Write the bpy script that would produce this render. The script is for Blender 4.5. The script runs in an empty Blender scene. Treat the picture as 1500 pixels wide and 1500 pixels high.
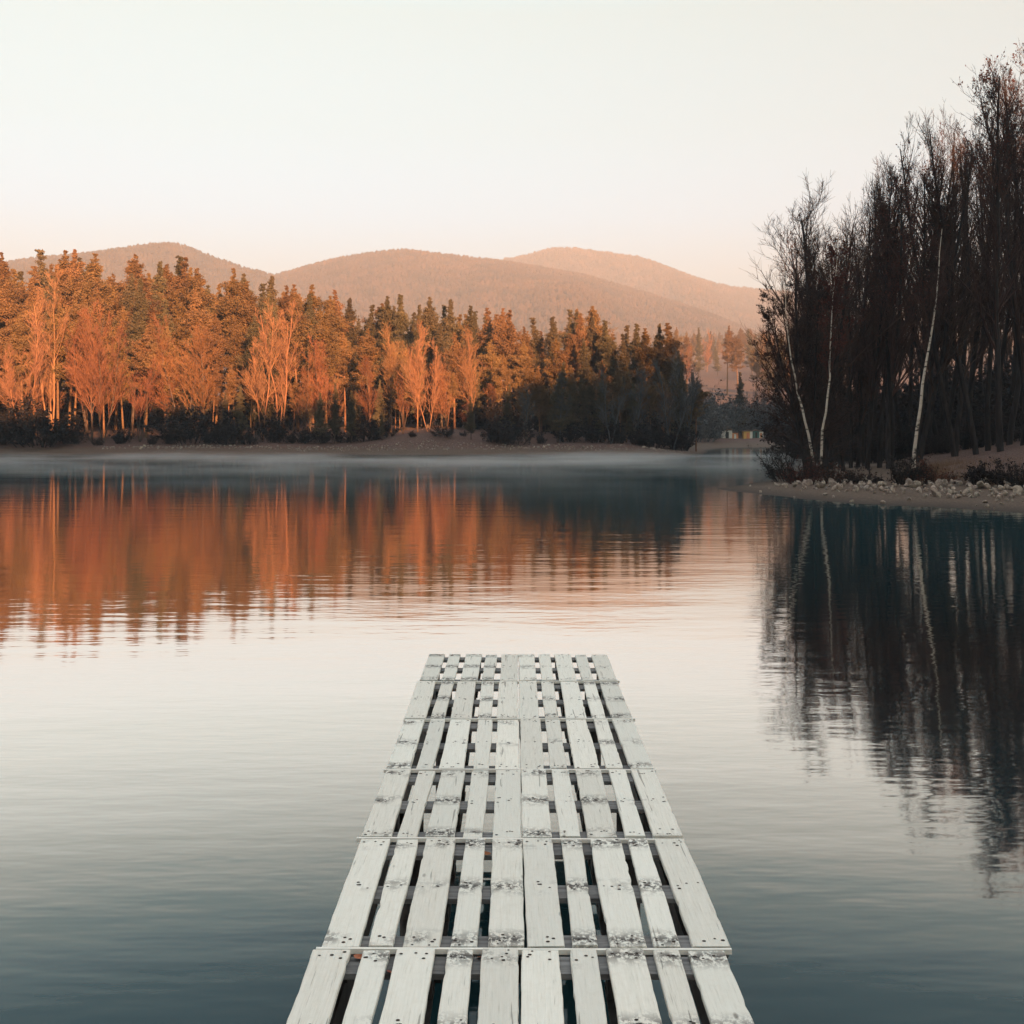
import bpy, math, random
import numpy as np

R = math.radians
sc = bpy.context.scene
COL = sc.collection
F, HX, HY, CAMZ = 1689.0, 750.0, 630.0, 2.6      # focal length / vanishing point in photo pixels, eye height over the water
rng = np.random.default_rng(7)
random.seed(7)

SUN_AZ, SUN_EL = 20.0, 12.0                      # the sun stands low behind the camera, to the right
def to_px(x, y, z): return HX + F * x / y, HY - F * (z - CAMZ) / y
def at(px, py, Y): return np.array([(px - HX) * Y / F, Y, CAMZ + (HY - py) * Y / F])

# ------------------------------------------------------------------ helpers
def tag(o, label=None, cat=None, group=None, kind=None):
    if label: o['label'] = label
    if cat: o['category'] = cat
    if group: o['group'] = group
    if kind: o['kind'] = kind
    return o
def empty(name, loc=(0, 0, 0), rz=0.0, s=1.0):
    o = bpy.data.objects.new(name, None); COL.objects.link(o)
    o.location = loc; o.rotation_euler = (0, 0, rz); o.scale = (s, s, s) if not hasattr(s, '__len__') else s
    o.empty_display_size = 0.2
    return o
def put(name, me, parent=None, loc=(0, 0, 0), rot=(0, 0, 0), s=(1, 1, 1)):
    o = bpy.data.objects.new(name, me); COL.objects.link(o)
    o.location = loc; o.rotation_euler = rot; o.scale = s
    if parent: o.parent = parent
    return o

class Geo:
    """collects vertices and faces (numpy blocks), then makes one mesh"""
    def __init__(s): s.v = []; s.q = []; s.n = 0
    def add(s, V, Q, mat=0, smooth=False):
        V = np.asarray(V, float).reshape(-1, 3); Q = np.asarray(Q, int)
        s.v.append(V); s.q.append((Q + s.n, mat, smooth)); s.n += len(V)
    def mesh(s, name, mats):
        me = bpy.data.meshes.new(name)
        V = np.concatenate(s.v) if s.v else np.zeros((0, 3))
        loops = np.concatenate([q.reshape(-1) for q, _, _ in s.q])
        tot = np.concatenate([np.full(len(q), q.shape[1]) for q, _, _ in s.q])
        mi = np.concatenate([np.full(len(q), m) for q, m, _ in s.q])
        sm = np.concatenate([np.full(len(q), f) for q, _, f in s.q])
        me.vertices.add(len(V)); me.vertices.foreach_set('co', V.astype(np.float32).ravel())
        me.loops.add(len(loops)); me.loops.foreach_set('vertex_index', loops.astype(np.int32))
        me.polygons.add(len(tot))
        st = np.concatenate([[0], np.cumsum(tot)[:-1]])
        me.polygons.foreach_set('loop_start', st.astype(np.int32))
        me.polygons.foreach_set('loop_total', tot.astype(np.int32))
        me.polygons.foreach_set('material_index', mi.astype(np.int32))
        me.polygons.foreach_set('use_smooth', sm.astype(bool))
        for m in mats: me.materials.append(m)
        me.update(calc_edges=True); me.validate()
        return me
    def box(s, x0, x1, y0, y1, z0, z1, mat=0):
        V = [(x0,y0,z0),(x1,y0,z0),(x1,y1,z0),(x0,y1,z0),(x0,y0,z1),(x1,y0,z1),(x1,y1,z1),(x0,y1,z1)]
        s.add(V, [(0,3,2,1),(4,5,6,7),(0,1,5,4),(1,2,6,5),(2,3,7,6),(3,0,4,7)], mat)

def nrm(a): return a / np.maximum(np.linalg.norm(a, axis=-1, keepdims=True), 1e-9)

def tubes(P, Rr, n):
    """P (N,K,3) polylines, Rr (N,K) radii -> verts, quads"""
    N, K, _ = P.shape
    T = np.gradient(P, axis=1) if K > 1 else P
    T = nrm(T)
    ref = np.where(np.abs(T[:, :1, 2:3]) > 0.9, np.array([1., 0, 0]), np.array([0, 0, 1.]))
    U = nrm(np.cross(T, np.broadcast_to(ref, T.shape))); W = np.cross(T, U)
    a = np.arange(n) * 2 * np.pi / n
    ring = U[:, :, None, :] * np.cos(a)[None, None, :, None] + W[:, :, None, :] * np.sin(a)[None, None, :, None]
    V = P[:, :, None, :] + ring * Rr[:, :, None, None]
    idx = np.arange(N * K * n).reshape(N, K, n)
    A = idx[:, :-1, :]; B = np.roll(A, -1, 2); D = idx[:, 1:, :]; C = np.roll(D, -1, 2)
    return V.reshape(-1, 3), np.stack([A, B, C, D], -1).reshape(-1, 4)

def polylines(start, d, L, K, wob, up, g):
    N = len(start); P = np.zeros((N, K, 3)); P[:, 0] = start; d = nrm(d.copy())
    for k in range(1, K):
        d = nrm(d + wob * g.normal(size=(N, 3)) + np.array([0, 0, 1.]) * up)
        P[:, k] = P[:, k - 1] + d * (L / (K - 1))[:, None]
    return P
def spawn(P, L, Rr, m, t0, ang, ratio, g, taper=0.6, t1=0.98, rk=0.6):
    N, K, _ = P.shape
    b = np.repeat(np.arange(N), m); t = g.uniform(t0, t1, N * m)
    f = t * (K - 1); i = np.minimum(f.astype(int), K - 2); w = (f - i)[:, None]
    pos = P[b, i] * (1 - w) + P[b, i + 1] * w
    d = nrm(P[b, i + 1] - P[b, i])
    r = nrm(np.cross(d, g.normal(size=d.shape)))
    a = ang * g.uniform(0.65, 1.35, len(b))
    cd = d * np.cos(a)[:, None] + r * np.sin(a)[:, None]
    cl = L[b] * ratio * (1 - taper * t) * g.uniform(0.6, 1.25, len(b))
    rr = (Rr[b, i] * (1 - w[:, 0]) + Rr[b, i + 1] * w[:, 0]) * rk
    return pos, cd, cl, rr, b

def leafquads(pos, size, g, flat=0.0):
    """little randomly turned leaf-shaped faces at pos"""
    N = len(pos); n = nrm(g.normal(size=(N, 3)) + np.array([0, 0, flat]))
    u = nrm(np.cross(n, g.normal(size=(N, 3)))); v = np.cross(n, u)
    s = size * g.uniform(0.6, 1.4, N)
    u = u * s[:, None]; v = v * (s * 0.55)[:, None]
    V = np.stack([pos - u, pos - v, pos + u, pos + v], 1).reshape(-1, 3)
    return V, np.arange(N * 4).reshape(N, 4)

# ------------------------------------------------------------------ materials
def newmat(name):
    m = bpy.data.materials.new(name); m.use_nodes = True
    return m, m.node_tree.nodes, m.node_tree.links, m.node_tree.nodes['Principled BSDF']
def N(nodes, t, **kw):
    n = nodes.new(t)
    for k, v in kw.items():
        if k in n.inputs: n.inputs[k].default_value = v
        else: setattr(n, k, v)
    return n
def ramp(nodes, stops):
    r = nodes.new('ShaderNodeValToRGB'); e = r.color_ramp.elements
    while len(e) < len(stops): e.new(0.5)
    for el, (p, c) in zip(e, stops): el.position = p; el.color = (*c, 1) if len(c) == 3 else c
    return r
def math_n(nodes, links, op, a, b=None, c=None, clamp=False):
    n = nodes.new('ShaderNodeMath'); n.operation = op; n.use_clamp = clamp
    for i, x in enumerate((a, b, c)):
        if x is None: continue
        if isinstance(x, (int, float)): n.inputs[i].default_value = x
        else: links.new(x, n.inputs[i])
    return n.outputs[0]
def mixc(nodes, links, fac, a, b, mode='MIX'):
    n = nodes.new('ShaderNodeMix'); n.data_type = 'RGBA'; n.blend_type = mode
    for s, x in ((0, fac), (6, a), (7, b)):
        if isinstance(x, (int, float)): n.inputs[s].default_value = x
        elif isinstance(x, tuple): n.inputs[s].default_value = (*x, 1)
        else: links.new(x, n.inputs[s])
    return n.outputs[2]

def simple(name, c1, c2, scale=4.0, rough=0.9, rand=0.25, coord='Object', trans=0.0, stretch=None):
    m, nd, lk, p = newmat(name)
    tc = nd.new('ShaderNodeTexCoord'); src = tc.outputs[coord]
    if stretch:
        mp = N(nd, 'ShaderNodeMapping'); mp.inputs['Scale'].default_value = stretch; lk.new(src, mp.inputs[0]); src = mp.outputs[0]
    nz = N(nd, 'ShaderNodeTexNoise', Scale=scale, Detail=4.0); lk.new(src, nz.inputs['Vector'])
    r = ramp(nd, [(0.3, c1), (0.7, c2)]); lk.new(nz.outputs['Fac'], r.inputs[0])
    oi = nd.new('ShaderNodeObjectInfo')
    hs = N(nd, 'ShaderNodeHueSaturation')
    lk.new(math_n(nd, lk, 'MULTIPLY_ADD', oi.outputs['Random'], 2 * rand, 1 - rand), hs.inputs['Value'])
    w = math_n(nd, lk, 'MULTIPLY', oi.outputs['Random'], 7.13); w = math_n(nd, lk, 'FRACT', w)
    lk.new(math_n(nd, lk, 'MULTIPLY_ADD', w, 0.026, 0.484), hs.inputs['Hue'])
    lk.new(r.outputs[0], hs.inputs['Color']); lk.new(hs.outputs[0], p.inputs['Base Color'])
    p.inputs['Roughness'].default_value = rough; p.inputs['Specular IOR Level'].default_value = 0.15
    if trans:
        out = nd['Material Output']; tr = nd.new('ShaderNodeBsdfTranslucent'); mx = N(nd, 'ShaderNodeMixShader', Fac=trans)
        lk.new(hs.outputs[0], tr.inputs[0]); lk.new(p.outputs[0], mx.inputs[1]); lk.new(tr.outputs[0], mx.inputs[2]); lk.new(mx.outputs[0], out.inputs[0])
    return m

M = {}
M['pine_needle'] = simple('pine_needle', (0.098, 0.064, 0.034), (0.175, 0.108, 0.052), 0.5, 0.8, 0.25)
M['spruce_needle'] = simple('spruce_needle', (0.055, 0.050, 0.033), (0.105, 0.085, 0.050), 0.5, 0.8, 0.28)
M['pine_bark'] = simple('pine_bark', (0.11, 0.065, 0.04), (0.20, 0.115, 0.065), 3.0, 0.95, 0.2)
M['grey_bark'] = simple('grey_bark', (0.055, 0.042, 0.036), (0.11, 0.085, 0.07), 5.0, 0.95, 0.2, stretch=(1, 1, 0.25))
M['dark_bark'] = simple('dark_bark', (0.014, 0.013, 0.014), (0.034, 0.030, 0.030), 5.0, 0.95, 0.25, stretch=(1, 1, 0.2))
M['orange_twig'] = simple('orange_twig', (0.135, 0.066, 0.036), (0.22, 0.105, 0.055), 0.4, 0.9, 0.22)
M['shade_haze_twig'] = simple('shade_haze_twig', (0.060, 0.066, 0.072), (0.10, 0.105, 0.11), 0.4, 0.9, 0.2)  # shade and cove haze put into the twig colour as blue-grey
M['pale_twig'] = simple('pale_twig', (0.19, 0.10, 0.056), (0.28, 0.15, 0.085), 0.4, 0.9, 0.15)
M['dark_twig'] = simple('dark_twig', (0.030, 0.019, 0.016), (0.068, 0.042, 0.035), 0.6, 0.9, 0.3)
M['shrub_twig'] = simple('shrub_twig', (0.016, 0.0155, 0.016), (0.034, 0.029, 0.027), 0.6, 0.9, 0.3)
M['brown_leaf'] = simple('brown_leaf', (0.060, 0.026, 0.018), (0.11, 0.046, 0.030), 0.8, 0.8, 0.25, trans=0.25)
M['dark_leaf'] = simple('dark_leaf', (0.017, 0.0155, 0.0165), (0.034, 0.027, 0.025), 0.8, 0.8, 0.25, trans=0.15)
M['hill_tree'] = simple('hill_tree', (0.022, 0.019, 0.016), (0.10, 0.062, 0.038), 0.02, 0.95, 0.05)
M['dry_grass'] = simple('dry_grass', (0.10, 0.07, 0.04), (0.20, 0.14, 0.085), 2.0, 0.9, 0.1)
M['rock'] = simple('rock', (0.15, 0.125, 0.105), (0.40, 0.345, 0.285), 3.0, 0.85, 0.22)
M['roof'] = simple('hut_roof', (0.10, 0.075, 0.065), (0.16, 0.12, 0.10), 3.0, 0.9, 0.05)
M['hut_white'] = simple('hut_white', (0.56, 0.56, 0.53), (0.66, 0.65, 0.62), 2.0, 0.6, 0.05)
M['hut_orange'] = simple('hut_orange', (0.55, 0.22, 0.09), (0.65, 0.30, 0.14), 2.0, 0.6, 0.05)
M['hut_yellow'] = simple('hut_yellow', (0.58, 0.36, 0.11), (0.65, 0.42, 0.15), 2.0, 0.6, 0.05)
M['hut_teal'] = simple('hut_teal', (0.05, 0.12, 0.12), (0.07, 0.16, 0.16), 2.0, 0.6, 0.05)
M['frost'] = simple('frosted_lath', (0.76, 0.75, 0.67), (0.92, 0.91, 0.83), 12.0, 0.85, 0.03)
M['dark'] = simple('dark_opening', (0.02, 0.02, 0.022), (0.03, 0.03, 0.032), 2.0, 0.5, 0.05)
M['nail'] = simple('rusty_nail', (0.02, 0.016, 0.014), (0.05, 0.032, 0.024), 40.0, 0.7, 0.1)
M['under_wood'] = simple('weathered_wood', (0.10, 0.10, 0.10), (0.27, 0.27, 0.265), 9.0, 0.85, 0.2, stretch=(0.5, 4, 4))
M['wet_wood'] = simple('wet_wood', (0.035, 0.032, 0.030), (0.09, 0.085, 0.08), 8.0, 0.6, 0.2)
M['leaf_orange'] = simple('leaf_orange', (0.30, 0.10, 0.05), (0.42, 0.17, 0.09), 30.0, 0.7, 0.2)

# birch bark: white with black scars
m, nd, lk, p = newmat('birch_bark'); M['birch_bark'] = m
tc = nd.new('ShaderNodeTexCoord'); mp = N(nd, 'ShaderNodeMapping'); mp.inputs['Scale'].default_value = (3, 3, 9); lk.new(tc.outputs['Object'], mp.inputs[0])
nz = N(nd, 'ShaderNodeTexNoise', Scale=0.7, Detail=5.0); lk.new(mp.outputs[0], nz.inputs['Vector'])
r = ramp(nd, [(0.36, (0.05, 0.045, 0.04)), (0.47, (0.44, 0.39, 0.33)), (0.8, (0.54, 0.49, 0.43))]); lk.new(nz.outputs['Fac'], r.inputs[0])
lk.new(r.outputs[0], p.inputs['Base Color']); p.inputs['Roughness'].default_value = 0.75

# frost-white painted planks: grain, cracks, soot-dark patches where the planks are nailed down
m, nd, lk, p = newmat('frosted_plank'); M['plank'] = m
tc = nd.new('ShaderNodeTexCoord'); oi = nd.new('ShaderNodeObjectInfo')
off = nd.new('ShaderNodeCombineXYZ')
for i, k in enumerate((37.0, 53.0, 19.0)): lk.new(math_n(nd, lk, 'MULTIPLY', oi.outputs['Random'], k), off.inputs[i])
va = nd.new('ShaderNodeVectorMath'); lk.new(tc.outputs['Object'], va.inputs[0]); lk.new(off.outputs[0], va.inputs[1])
def mapped(scale):
    mp = N(nd, 'ShaderNodeMapping'); mp.inputs['Scale'].default_value = scale; lk.new(va.outputs[0], mp.inputs[0]); return mp.outputs[0]
grain = N(nd, 'ShaderNodeTexNoise', Scale=1.0, Detail=6.0, Roughness=0.65); lk.new(mapped((130, 5, 130)), grain.inputs['Vector'])
blot = N(nd, 'ShaderNodeTexNoise', Scale=1.0, Detail=5.0, Roughness=0.6); lk.new(mapped((34, 26, 34)), blot.inputs['Vector'])
crack = N(nd, 'ShaderNodeTexNoise', Scale=1.0, Detail=3.0, Roughness=0.55, Distortion=0.4); lk.new(mapped((42, 1.6, 42)), crack.inputs['Vector'])
speck = N(nd, 'ShaderNodeTexNoise', Scale=1.0, Detail=3.0, Roughness=0.7); lk.new(mapped((85, 60, 85)), speck.inputs['Vector'])
patch = N(nd, 'ShaderNodeTexNoise', Scale=1.0, Detail=2.0); lk.new(mapped((6, 4.5, 6)), patch.inputs['Vector'])
sep = nd.new('ShaderNodeSeparateXYZ'); lk.new(tc.outputs['Object'], sep.inputs[0])
ay = math_n(nd, lk, 'ABSOLUTE', sep.outputs[1])
d1 = math_n(nd, lk, 'ABSOLUTE', math_n(nd, lk, 'SUBTRACT', ay, 0.545))
dm = math_n(nd, lk, 'MINIMUM', ay, d1)
band = math_n(nd, lk, 'SUBTRACT', 1.0, math_n(nd, lk, 'DIVIDE', dm, 0.125), clamp=True)
band = math_n(nd, lk, 'POWER', band, 1.3)
rnd2 = math_n(nd, lk, 'FRACT', math_n(nd, lk, 'MULTIPLY', oi.outputs['Random'], 13.7))
dirt = math_n(nd, lk, 'MULTIPLY', band, math_n(nd, lk, 'ADD', math_n(nd, lk, 'MULTIPLY', patch.outputs['Fac'], 6.0), math_n(nd, lk, 'MULTIPLY_ADD', rnd2, 3.0, -4.2), clamp=True))
spk = math_n(nd, lk, 'MULTIPLY_ADD', math_n(nd, lk, 'MULTIPLY_ADD', blot.outputs['Fac'], 0.8, math_n(nd, lk, 'MULTIPLY', speck.outputs['Fac'], 0.45)), 10.0, -5.55, clamp=True)
dirt = math_n(nd, lk, 'MULTIPLY', dirt, spk, clamp=True)
cr = math_n(nd, lk, 'MULTIPLY_ADD', crack.outputs['Fac'], -30.0, 10.2, clamp=True)
cr = math_n(nd, lk, 'MULTIPLY', cr, 0.6)
vo = N(nd, 'ShaderNodeTexVoronoi', Scale=1.0); lk.new(mapped((9, 3.2, 9)), vo.inputs['Vector'])
vs = nd.new('ShaderNodeSeparateColor'); lk.new(vo.outputs['Color'], vs.inputs[0])
kn = math_n(nd, lk, 'MULTIPLY', math_n(nd, lk, 'MULTIPLY_ADD', vo.outputs['Distance'], -16.0, 1.7, clamp=True), math_n(nd, lk, 'MULTIPLY_ADD', vs.outputs[0], 6.0, -3.7, clamp=True))
cr = math_n(nd, lk, 'MAXIMUM', cr, math_n(nd, lk, 'MULTIPLY', kn, .75))
gr = ramp(nd, [(0.24, (0.46, 0.44, 0.37)), (0.40, (0.80, 0.785, 0.69)), (0.72, (0.91, 0.90, 0.81))]); lk.new(grain.outputs['Fac'], gr.inputs[0])
tint = mixc(nd, lk, math_n(nd, lk, 'MULTIPLY', oi.outputs['Random'], 0.5), gr.outputs[0], (0.76, 0.78, 0.71))
tint = mixc(nd, lk, math_n(nd, lk, 'MULTIPLY_ADD', blot.outputs['Fac'], 1.6, -0.8, clamp=True), tint, (0.72, 0.70, 0.60))
c = mixc(nd, lk, cr, tint, (0.16, 0.15, 0.13))
c = mixc(nd, lk, math_n(nd, lk, 'MULTIPLY', dirt, 0.95), c, (0.045, 0.04, 0.04))
hsv = nd.new('ShaderNodeHueSaturation'); lk.new(math_n(nd, lk, 'MULTIPLY_ADD', math_n(nd, lk, 'FRACT', math_n(nd, lk, 'MULTIPLY', oi.outputs['Random'], 5.31)), .20, .86), hsv.inputs['Value']); lk.new(c, hsv.inputs['Color'])
lk.new(hsv.outputs[0], p.inputs['Base Color']); p.inputs['Roughness'].default_value = 0.8; p.inputs['Specular IOR Level'].default_value = 0.2
bp = N(nd, 'ShaderNodeBump', Strength=0.5, Distance=0.004)
lk.new(math_n(nd, lk, 'SUBTRACT', grain.outputs['Fac'], cr), bp.inputs['Height']); lk.new(bp.outputs[0], p.inputs['Normal'])

# water: dark body, mirror growing towards grazing angles, slow low ripples (heights in metres)
m, nd, lk, p = newmat('lake_water'); M['water'] = m
nd.remove(p); body = nd.new('ShaderNodeBsdfDiffuse'); body.inputs[0].default_value = (0.011, 0.039, 0.047, 1)
mir = nd.new('ShaderNodeBsdfGlossy'); mir.inputs['Roughness'].default_value = 0.04; mir.inputs[0].default_value = (.99, .945, .885, 1)
lw = nd.new('ShaderNodeLayerWeight'); lw.inputs['Blend'].default_value = 0.5
fr = ramp(nd, [(q, (v, v, v)) for q, v in ((0, .02), (.40, .025), (.53, .045), (.58, .085), (.632, .205), (.681, .47), (.733, .71), (.785, .88), (.826, .92), (.875, .76), (.93, .60), (1, .57))])
mxs = nd.new('ShaderNodeMixShader'); lk.new(lw.outputs['Facing'], fr.inputs[0]); lk.new(fr.outputs[0], mxs.inputs[0]); lk.new(body.outputs[0], mxs.inputs[1]); lk.new(mir.outputs[0], mxs.inputs[2]); lk.new(mxs.outputs[0], nd['Material Output'].inputs[0])
tc = nd.new('ShaderNodeTexCoord')
hsum = None
for (sx, sy, rot, amp, det) in ((0.30, 1.1, 4, 0.0080, 2.0), (1.3, 4.2, -7, 0.0030, 2.0), (4.0, 11.0, 9, 0.0009, 1.0)):
    mp = N(nd, 'ShaderNodeMapping'); mp.inputs['Scale'].default_value = (sx, sy, 1); mp.inputs['Rotation'].default_value = (0, 0, R(rot)); lk.new(tc.outputs['Object'], mp.inputs[0])
    nz = N(nd, 'ShaderNodeTexNoise', Scale=1.0, Detail=det, Roughness=0.45); lk.new(mp.outputs[0], nz.inputs['Vector'])
    h = math_n(nd, lk, 'MULTIPLY', nz.outputs['Fac'], amp)
    hsum = h if hsum is None else math_n(nd, lk, 'ADD', hsum, h)
gust = N(nd, 'ShaderNodeTexNoise', Scale=0.035, Detail=2.0); lk.new(tc.outputs['Object'], gust.inputs['Vector'])
hsum = math_n(nd, lk, 'MULTIPLY', hsum, math_n(nd, lk, 'MULTIPLY_ADD', gust.outputs['Fac'], 1.4, 0.2))
bp = N(nd, 'ShaderNodeBump', Strength=1.0, Distance=1.0); lk.new(hsum, bp.inputs['Height']); lk.new(bp.outputs[0], mir.inputs['Normal']); lk.new(bp.outputs[0], lw.inputs['Normal'])

# ground: gravel beach by the water, leaf litter and dead grass above it
m, nd, lk, p = newmat('ground'); M['ground'] = m
geo = nd.new('ShaderNodeNewGeometry'); sep = nd.new('ShaderNodeSeparateXYZ'); lk.new(geo.outputs['Position'], sep.inputs[0])
n1 = N(nd, 'ShaderNodeTexNoise', Scale=9.0, Detail=6.0, Roughness=0.7); lk.new(geo.outputs['Position'], n1.inputs['Vector'])
n2 = N(nd, 'ShaderNodeTexNoise', Scale=0.5, Detail=4.0); lk.new(geo.outputs['Position'], n2.inputs['Vector'])
n3 = N(nd, 'ShaderNodeTexVoronoi', Scale=5.0); lk.new(geo.outputs['Position'], n3.inputs['Vector'])
beach = ramp(nd, [(0.3, (0.065, 0.048, 0.038)), (0.55, (0.125, 0.095, 0.075)), (0.75, (0.21, 0.165, 0.135))]); lk.new(n1.outputs['Fac'], beach.inputs[0])
lit = ramp(nd, [(0.28, (0.04, 0.025, 0.021)), (0.5, (0.11, 0.072, 0.062)), (0.72, (0.21, 0.155, 0.14))]); lk.new(n1.outputs['Fac'], lit.inputs[0])
fz = math_n(nd, lk, 'MULTIPLY_ADD', math_n(nd, lk, 'ADD', sep.outputs[2], math_n(nd, lk, 'MULTIPLY', n2.outputs['Fac'], 0.5)), 3.0, -2.2, clamp=True)
c = mixc(nd, lk, fz, beach.outputs[0], lit.outputs[0])
wet = math_n(nd, lk, 'MULTIPLY_ADD', sep.outputs[2], -9.0, 1.0, clamp=True)
c = mixc(nd, lk, wet, c, (0.05, 0.042, 0.036))
lk.new(c, p.inputs['Base Color']); p.inputs['Roughness'].default_value = 0.95; p.inputs['Specular IOR Level'].default_value = 0.1
bp = N(nd, 'ShaderNodeBump', Strength=0.9, Distance=0.06); lk.new(n1.outputs['Fac'], bp.inputs['Height']); lk.new(bp.outputs[0], p.inputs['Normal'])

m, nd, lk, p = newmat('hill_ground'); M['hill'] = m
geo = nd.new('ShaderNodeNewGeometry')
n1 = N(nd, 'ShaderNodeTexNoise', Scale=0.006, Detail=6.0, Roughness=0.6); lk.new(geo.outputs['Position'], n1.inputs['Vector'])
rr = ramp(nd, [(0.35, (0.04, 0.027, 0.02)), (0.65, (0.08, 0.053, 0.035))]); lk.new(n1.outputs['Fac'], rr.inputs[0]); lk.new(rr.outputs[0], p.inputs['Base Color'])
p.inputs['Roughness'].default_value = 1.0; p.inputs['Specular IOR Level'].default_value = 0.0

# ------------------------------------------------------------------ terrain
LAKE = np.array([(-190, 131), (-120, 127), (-58, 121), (-44, 119.5), (-30, 118.5), (-18, 119.5), (-6, 118), (6, 118.5), (14, 117.5), (18, 119), (20, 124), (24, 140),
                 (27, 155), (30, 164), (37, 167), (43, 164), (42, 154), (36, 138), (28, 113), (22, 91), (17, 72.5), (13.2, 60), (10.6, 53.6), (9.4, 51.6), (9.5, 49.6),
                 (10.2, 46.0), (11.0, 43.6), (12.2, 41.2), (14.3, 38.7), (15.8, 36.6), (18.5, 33.0), (24, 28), (38, 18), (58, 6), (64, -8), (30, -13), (-40, -15), (-190, -20)], float)
def lake_sd(x, y):
    """distance to the shoreline, positive on land"""
    x = np.asarray(x, float); y = np.asarray(y, float)
    best = np.full(x.shape, 1e9); inside = np.zeros(x.shape, bool); n = len(LAKE)
    for i in range(n):
        ax, ay = LAKE[i]; bx, by = LAKE[(i + 1) % n]
        ex, ey = bx - ax, by - ay
        t = np.clip(((x - ax) * ex + (y - ay) * ey) / (ex * ex + ey * ey), 0, 1)
        best = np.minimum(best, np.hypot(x - ax - t * ex, y - ay - t * ey))
        if abs(ey) > 1e-9:
            inside ^= ((ay > y) != (by > y)) & (x < ex * (y - ay) / ey + ax)
    return np.where(inside, -best, best)
def ss(a, b, x): t = np.clip((x - a) / (b - a), 0, 1); return t * t * (3 - 2 * t)
def ground_z(x, y):
    x = np.asarray(x, float); y = np.asarray(y, float)
    wig = 0.5 * np.sin(x * 0.31 + y * 0.11) + 0.4 * np.sin(x * 0.83 - y * 0.37) + 0.25 * np.sin(x * 1.9 + y * 1.3)
    s = lake_sd(x, y) + 0.45 * wig
    wr = ss(4, 9, x) * (1 - ss(95, 130, y)) * ss(-30, -5, y)
    wc = ss(20, 30, x) * ss(140, 160, y)
    sp = np.maximum(s, 0)
    far = 0.15 * np.minimum(sp, 7) + 0.07 * np.clip(sp - 7, 0, 40) + 0.085 * np.clip(y - 215, 0, 1000)
    cove = 0.04 * np.minimum(sp, 30) + 0.085 * np.clip(y - 215, 0, 1000)
    right = 0.055 * np.minimum(sp, 6.5) + 0.17 * np.clip(sp - 6.5, 0, 11) + 0.03 * np.clip(sp - 17.5, 0, 60)
    far = far * (1 - wc) + cove * wc
    z = far * (1 - wr) + right * wr
    z = z + 0.07 * ss(3, 8, sp) * (np.sin(x * 0.9 + 1) * np.sin(y * 0.8) + 0.6 * np.sin(x * 2.3) * np.sin(y * 2.1 + .5))
    z = z + ss(122, 127, y) * (1 - ss(135, 145, y)) * 1.1 * np.exp(-((x + 9.5) / 5.5) ** 2)      # the little clearing on a rise
    return np.where(s < 0, np.maximum(s * 0.12, -2.5), z)
def gz(x, y): return float(ground_z(np.array([x]), np.array([y]))[0])

def axis(lo, hi, step, outer_lo, outer_hi):
    a = list(np.arange(lo, hi + step, step)); k = step
    while a[-1] < outer_hi: k *= 1.25; a.append(a[-1] + k)
    a[-1] = outer_hi; k = step; b = []; v = lo
    while v > outer_lo: k *= 1.25; v -= k; b.append(v)
    b[-1] = outer_lo
    return np.array(b[::-1] + a)
def grid_mesh(X, Y, Z, mats, name):
    ny, nx = X.shape; i = np.arange(ny * nx).reshape(ny, nx)
    Q = np.stack([i[:-1, :-1], i[:-1, 1:], i[1:, 1:], i[1:, :-1]], -1).reshape(-1, 4)
    g = Geo(); g.add(np.stack([X, Y, Z], -1).reshape(-1, 3), Q, 0, True); return g.mesh(name, mats)

gx, gy = axis(-78, 62, 0.7, -3800, 3800), axis(30, 175, 0.7, -560, 4500)
X, Y = np.meshgrid(gx, gy)
ground = put('ground', grid_mesh(X, Y, ground_z(X, Y), [M['ground']], 'ground'))
tag(ground, 'brown lake shore ground with gravel beach and leaf litter', kind='structure')
wg = Geo(); wg.add([(-260, -40, 0), (160, -40, 0), (160, 200, 0), (-260, 200, 0)], [(0, 1, 2, 3)])
tag(put('water', wg.mesh('water', [M['water']])), 'calm dark lake water mirroring sky and woods', kind='structure')

# ------------------------------------------------------------------ hills
def hill(ridge, Y0, D, label, amp, seed, th):
    r = np.array(ridge, float)
    xs = np.linspace(r[0, 0], r[-1, 0], 150)
    py = np.interp(xs, r[:, 0], r[:, 1])
    for _ in range(1): py[1:-1] = (py[:-2] + 2 * py[1:-1] + py[2:]) / 4
    zr = CAMZ + (HY - py) * Y0 / F - th
    xw = (xs - HX) * Y0 / F
    v = np.linspace(-1, 0.7, 70)
    Xg, Vg = np.meshgrid(xw, v)
    prof = np.where(Vg < 0, 1 - np.abs(Vg) ** 1.3, np.cos(np.clip(Vg, 0, 1) * 1.2) ** 2)
    Z = zr[None, :] * prof
    Yg = Y0 + Vg * D
    fold = amp * (1 - prof) ** 2 * prof * 6.75
    Z = Z + fold * (np.sin(Xg * 2 * np.pi / (D * .8) + seed) + 0.6 * np.sin(Xg * 2 * np.pi / (D * .33) + Vg * 3 + seed * 2) + 0.3 * np.sin(Xg * 2 * np.pi / (D * .17) - Vg * 6 + seed))
    o = put('hill', grid_mesh(Xg, Yg, Z, [M['hill']], 'hill')); tag(o, label, kind='structure')
    return Xg, Yg, Z
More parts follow.
